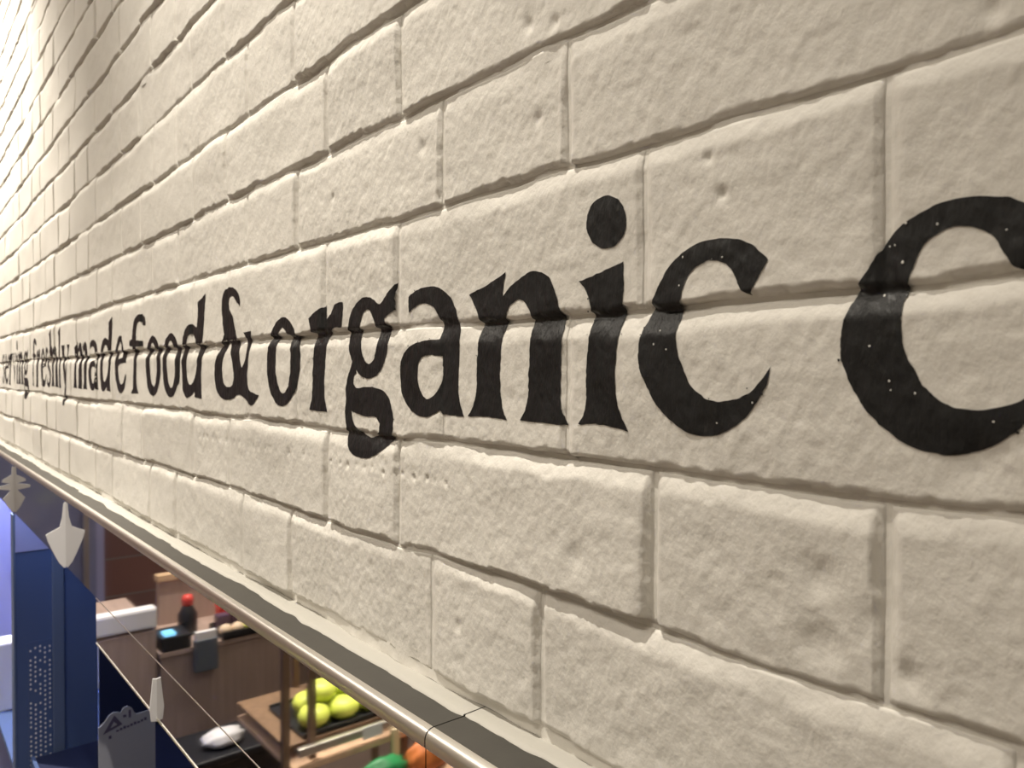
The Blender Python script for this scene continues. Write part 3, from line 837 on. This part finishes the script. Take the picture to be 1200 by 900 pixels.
# ------------------------------------------------------------------ the shop seen in the mirror steel
ct = empty('till_counter', (-3.2, -0.85, 0.0), 'pink-brown laminate till counter beside the narrow cabinet', 'counter')
bpy.context.view_layer.update()
box('front_panel', -3.02, -3.0, -1.12, -0.59, 0.0, 0.945, M['wood'], ct, 0.002)
box('body', -3.5, -3.02, -1.12, -0.59, 0.0, 0.94, M['wood'], ct)
box('worktop', -3.5, -2.99, -1.13, -0.585, 0.945, 0.965, M['wood'], ct, 0.003)
sn = empty('counter_screen', (-3.345, -0.9, 0.965), 'low brown screen with pale timber rail on the till counter', 'screen')
bpy.context.view_layer.update()
box('panel', -3.36, -3.33, -1.12, -0.67, 0.965, 1.145, M['wood'], sn)
box('top_rail', -3.37, -3.32, -1.12, -0.665, 1.145, 1.172, M['wood_light'], sn, 0.003)

sc = empty('side_cabinet', (-3.2, -0.47, 0.0), 'narrow brown cabinet standing beside the till counter', 'cabinet')
bpy.context.view_layer.update()
box('body', -3.5, -3.03, -0.585, -0.36, 0.08, 1.06, M['wood'], sc, 0.003)
box('plinth', -3.48, -3.05, -0.58, -0.365, 0.0, 0.08, M['black'], sc)
box('door', -3.03, -3.012, -0.58, -0.365, 0.10, 1.05, M['wood'], sc, 0.002)
wb = box('white_carton', -3.07, -3.01, -0.583, -0.362, 1.06, 1.135, M['white_plastic'], None, 0.01)
tag(wb, 'low white carton lying on the narrow brown cabinet', 'carton')

tm = empty('card_terminal', (-3.05, -0.65, 0.965), 'black card terminal with lit blue screen on the counter', 'terminal')
bpy.context.view_layer.update()
box('body', -3.12, -2.99, -0.70, -0.592, 0.965, 1.02, M['black'], tm, 0.006)
box('screen', -3.05, -2.995, -0.645, -0.605, 1.02, 1.032, M['blue_screen'], tm, 0.003)
jr = empty('sauce_bottle', (-3.1, -0.715, 0.965), 'dark bottle with red cap behind the card terminal', 'bottle')
bpy.context.view_layer.update()
lathe('bottle', [(0.032, 0), (0.036, 0.01), (0.036, 0.08), (0.022, 0.105), (0.018, 0.115)], (-3.16, -0.735, 0.965), M['black'], jr)
lathe('cap', [(0.021, 0.115), (0.022, 0.14), (0.015, 0.155)], (-3.16, -0.735, 0.965), M['red'], jr)
lf = empty('leaflet_holder', (-2.98, -0.745, 0.87), 'slate grey leaflet holder hung on the counter front', 'holder')
bpy.context.view_layer.update()
box('pocket', -2.998, -2.965, -0.79, -0.705, 0.87, 0.99, M['grey'], lf, 0.003)
box('leaflets', -2.992, -2.97, -0.785, -0.71, 0.985, 1.02, M['white_plastic'], lf)
tr = empty('counter_tray', (-3.05, -0.935, 0.965), 'black pastry tray on the till counter', 'tray')
bpy.context.view_layer.update()
box('base', -3.14, -2.985, -1.07, -0.812, 0.965, 0.975, M['black'], tr, 0.002)
box('rim', -2.992, -2.985, -1.07, -0.812, 0.966, 0.995, M['black'], tr, 0.002)
box('rim', -3.14, -3.133, -1.07, -0.812, 0.975, 0.995, M['black'], tr, 0.002)
for k in range(5):
    y = -0.84 - k * 0.048
    pz = lathe('cream_pastry', [(0.012, 0), (0.024, 0.008), (0.026, 0.02), (0.018, 0.033), (0.006, 0.038)], (-3.03, y, 0.975), M['pastry'] if k != 2 else M['lime'], None, 14)
    tag(pz, 'small round pastry in the black counter tray', 'pastry', 'pastries in the counter tray')
for k in range(4):
    y = -0.825 - k * 0.062
    pk = box('plum_packet', -3.125, -3.08, y - 0.052, y, 0.975, 1.035, M['plum'], None, 0.008)
    tag(pk, 'dark plum packet behind the pastries', 'packet', 'plum packets in the counter tray')
for k, y in enumerate((-0.90, -1.0)):
    pk = box('red_packet', -3.22, -3.16, y - 0.04, y + 0.04, 0.965, 1.05, M['red'], None, 0.01)
    tag(pk, 'small red packet behind the counter tray', 'packet', 'red packets on the counter')

rk = empty('timber_rack', (-2.2, -0.9, 0.0), 'brown timber display rack with pale shelf and steel rail', 'rack')
bpy.context.view_layer.update()
for (x, y) in ((-2.02, -0.655), (-2.02, -0.733), (-2.02, -1.035), (-2.42, -0.86), (-2.42, -1.16)):
    box('post', x - 0.011, x + 0.011, y - 0.010, y + 0.010, 0.0, 1.62, M['wood_post'], rk, 0.002)
box('shelf', -2.42, -1.99, -1.16, -0.665, 0.895, 0.912, M['wood_shelf'], rk, 0.002)
box('shelf', -2.42, -2.04, -1.16, -0.665, 0.945, 0.955, M['wood_post'], rk, 0.002)
box('shelf', -2.42, -1.99, -1.16, -0.645, 0.45, 0.47, M['wood_shelf'], rk, 0.002)
box('steel_rail', -2.005, -1.985, -1.03, -0.68, 0.938, 0.962, M['steel_polish'], rk, 0.004)
box('price_label', -1.985, -1.982, -0.94, -0.875, 0.930, 0.966, M['white_plastic'], rk, 0.001)
box('divider', -1.99, -1.975, -0.995, -0.970, 0.83, 0.935, M['cream'], rk, 0.003)
ft = empty('fruit_tray', (-2.15, -0.84, 0.955), 'shallow black tray holding yellow-green fruit on the rack', 'tray')
bpy.context.view_layer.update()
box('base', -2.30, -2.045, -1.02, -0.72, 0.957, 0.964, M['black'], ft, 0.002)
box('rim', -2.052, -2.045, -1.02, -0.72, 0.958, 0.972, M['black'], ft, 0.002)
box('rim', -2.30, -2.293, -1.02, -0.72, 0.958, 0.972, M['black'], ft, 0.002)
fr = [(-2.095, -0.775, .047), (-2.095, -0.870, .047), (-2.095, -0.965, .047), (-2.19, -0.80, .047), (-2.19, -0.895, .047), (-2.19, -0.98, .045)]
fr = [(x, y, 0.964 + r_ * .62, r_) for x, y, r_ in fr] + [(-2.14, -0.82, 1.042, .046), (-2.14, -0.915, 1.042, .046)]
for (x, y, z, r_) in fr:
    pf = [(r_ * 0.18, -r_ * .62), (r_ * .7, -r_ * .52), (r_ * .98, -r_ * .16), (r_, r_ * .12), (r_ * .8, r_ * .48), (r_ * .4, r_ * .64), (r_ * .08, r_ * .56)]
    a = lathe('green_fruit', pf, (x, y, z), M['lime'], None, 18)
    tag(a, 'round yellow-green fruit heaped in the black rack tray', 'fruit', 'fruit in the rack tray')
def wrap(name, x, y, z, sx, sy, sz, m, label):
    bm = bmesh.new()
    bmesh.ops.create_icosphere(bm, subdivisions=3, radius=1.0)
    for v in bm.verts:
        c = v.co
        k = 1 + 0.14 * math.sin(7 * c.x + 3 * c.y) * math.cos(6 * c.z + 4 * c.y)
        v.co = Vector((x + c.x * sx * k, y + c.y * sy * k, z + max(c.z * sz * k, -sz * .8)))
    o = bm_obj(name, bm, m, None, True)
    tag(o, label, 'packet')
# low front step of the rack carries the wrapped packets
st = empty('low_stand', (-1.94, -0.99, 0.0), 'low timber stand in front of the display rack', 'stand')
bpy.context.view_layer.update()
box('top', -1.975, -1.88, -1.16, -0.83, 0.78, 0.805, M['wood_shelf'], st, 0.002)
for yy in (-1.15, -0.85):
    box('leg', -1.96, -1.90, yy - 0.008, yy + 0.008, 0.0, 0.78, M['wood_post'], st, 0.002)
wrap('green_packet', -1.935, -0.915, 0.842, 0.04, 0.075, 0.045, M['green'], 'crumpled green wrapped packet on the low timber stand')
wrap('orange_packet', -1.935, -1.065, 0.846, 0.04, 0.072, 0.05, M['orange'], 'crumpled orange wrapped packet on the low timber stand')
cr = empty('black_bin', (-2.6, -0.72, 0.0), 'black bin standing in front of the till counter', 'bin')
bpy.context.view_layer.update()
box('body', -2.80, -2.58, -0.89, -0.555, 0.0, 0.70, M['black'], cr, 0.01)
box('rim', -2.81, -2.57, -0.90, -0.545, 0.69, 0.72, M['black'], cr, 0.008)
wrap('white_bag', -2.66, -0.70, 0.745, 0.05, 0.07, 0.03, M['white_plastic'], 'small crumpled white bag lying on the black bin')

fg = empty('lilac_backdrop', (-4.75, -0.42, 0.0), 'added lilac fridge against the far brick wall', 'backdrop')  # box added for the lilac tint it gives the mirror steel
bpy.context.view_layer.update()
box('body', -4.98, -4.55, -0.72, -0.10, 0.0, 1.95, M['lilac'], fg, 0.008)
box('front_pane', -4.55, -4.545, -0.68, -0.14, 0.25, 1.70, M['pane'], fg, 0.002)
box('handle', -4.545, -4.52, -0.64, -0.615, 0.8, 1.3, M['steel_polish'], fg, 0.004)

# ------------------------------------------------------------------ lamp fittings
for i, (loc, aim, w, ang, bl) in enumerate(SPOTS):
    d_ = (Vector(aim) - Vector(loc)).normalized()
    t = empty('ceiling_spotlight', (loc[0], loc[1], Z_CEIL), ['black ceiling spotlight aimed at the word organic', 'black ceiling spotlight aimed at the word freshly', 'added black ceiling spotlight brightening the fruit rack'][i], 'lamp')
    bpy.context.view_layer.update()
    q = d_.to_track_quat('Z', 'Y').to_matrix().to_4x4()
    bm = bmesh.new()
    bmesh.ops.create_cone(bm, cap_ends=False, segments=28, radius1=0.034, radius2=0.040, depth=0.10)
    bmesh.ops.transform(bm, matrix=Matrix.Translation(Vector(loc) - d_ * 0.035) @ q, verts=bm.verts)
    bm_obj('can', bm, M['housing'], t, True)
    lathe('stem', [(0.010, 0.0), (0.010, max(0.012, Z_CEIL - loc[2] - 0.02))], (loc[0], loc[1] - 0.0, loc[2] + 0.02), M['housing'], t, 14)
for i, (x, y, w) in enumerate(FILL_PANELS):
    t = empty('fill_panel', (x, y, Z_CEIL), 'added square fill light panel over the shop aisle', 'lamp', 'added fill light panels')
    bpy.context.view_layer.update()
    for (a, b, c, d_) in ((-.32, .32, -.32, -.28), (-.32, .32, .28, .32), (-.32, -.28, -.28, .28), (.28, .32, -.28, .28)):
        box('frame', x + a, x + b, y + c, y + d_, Z_CEIL - .015, Z_CEIL, M['housing'], t)
    box('diffuser', x - .28, x + .28, y - .28, y + .28, Z_CEIL - .004, Z_CEIL, M['fill_lens'], t)
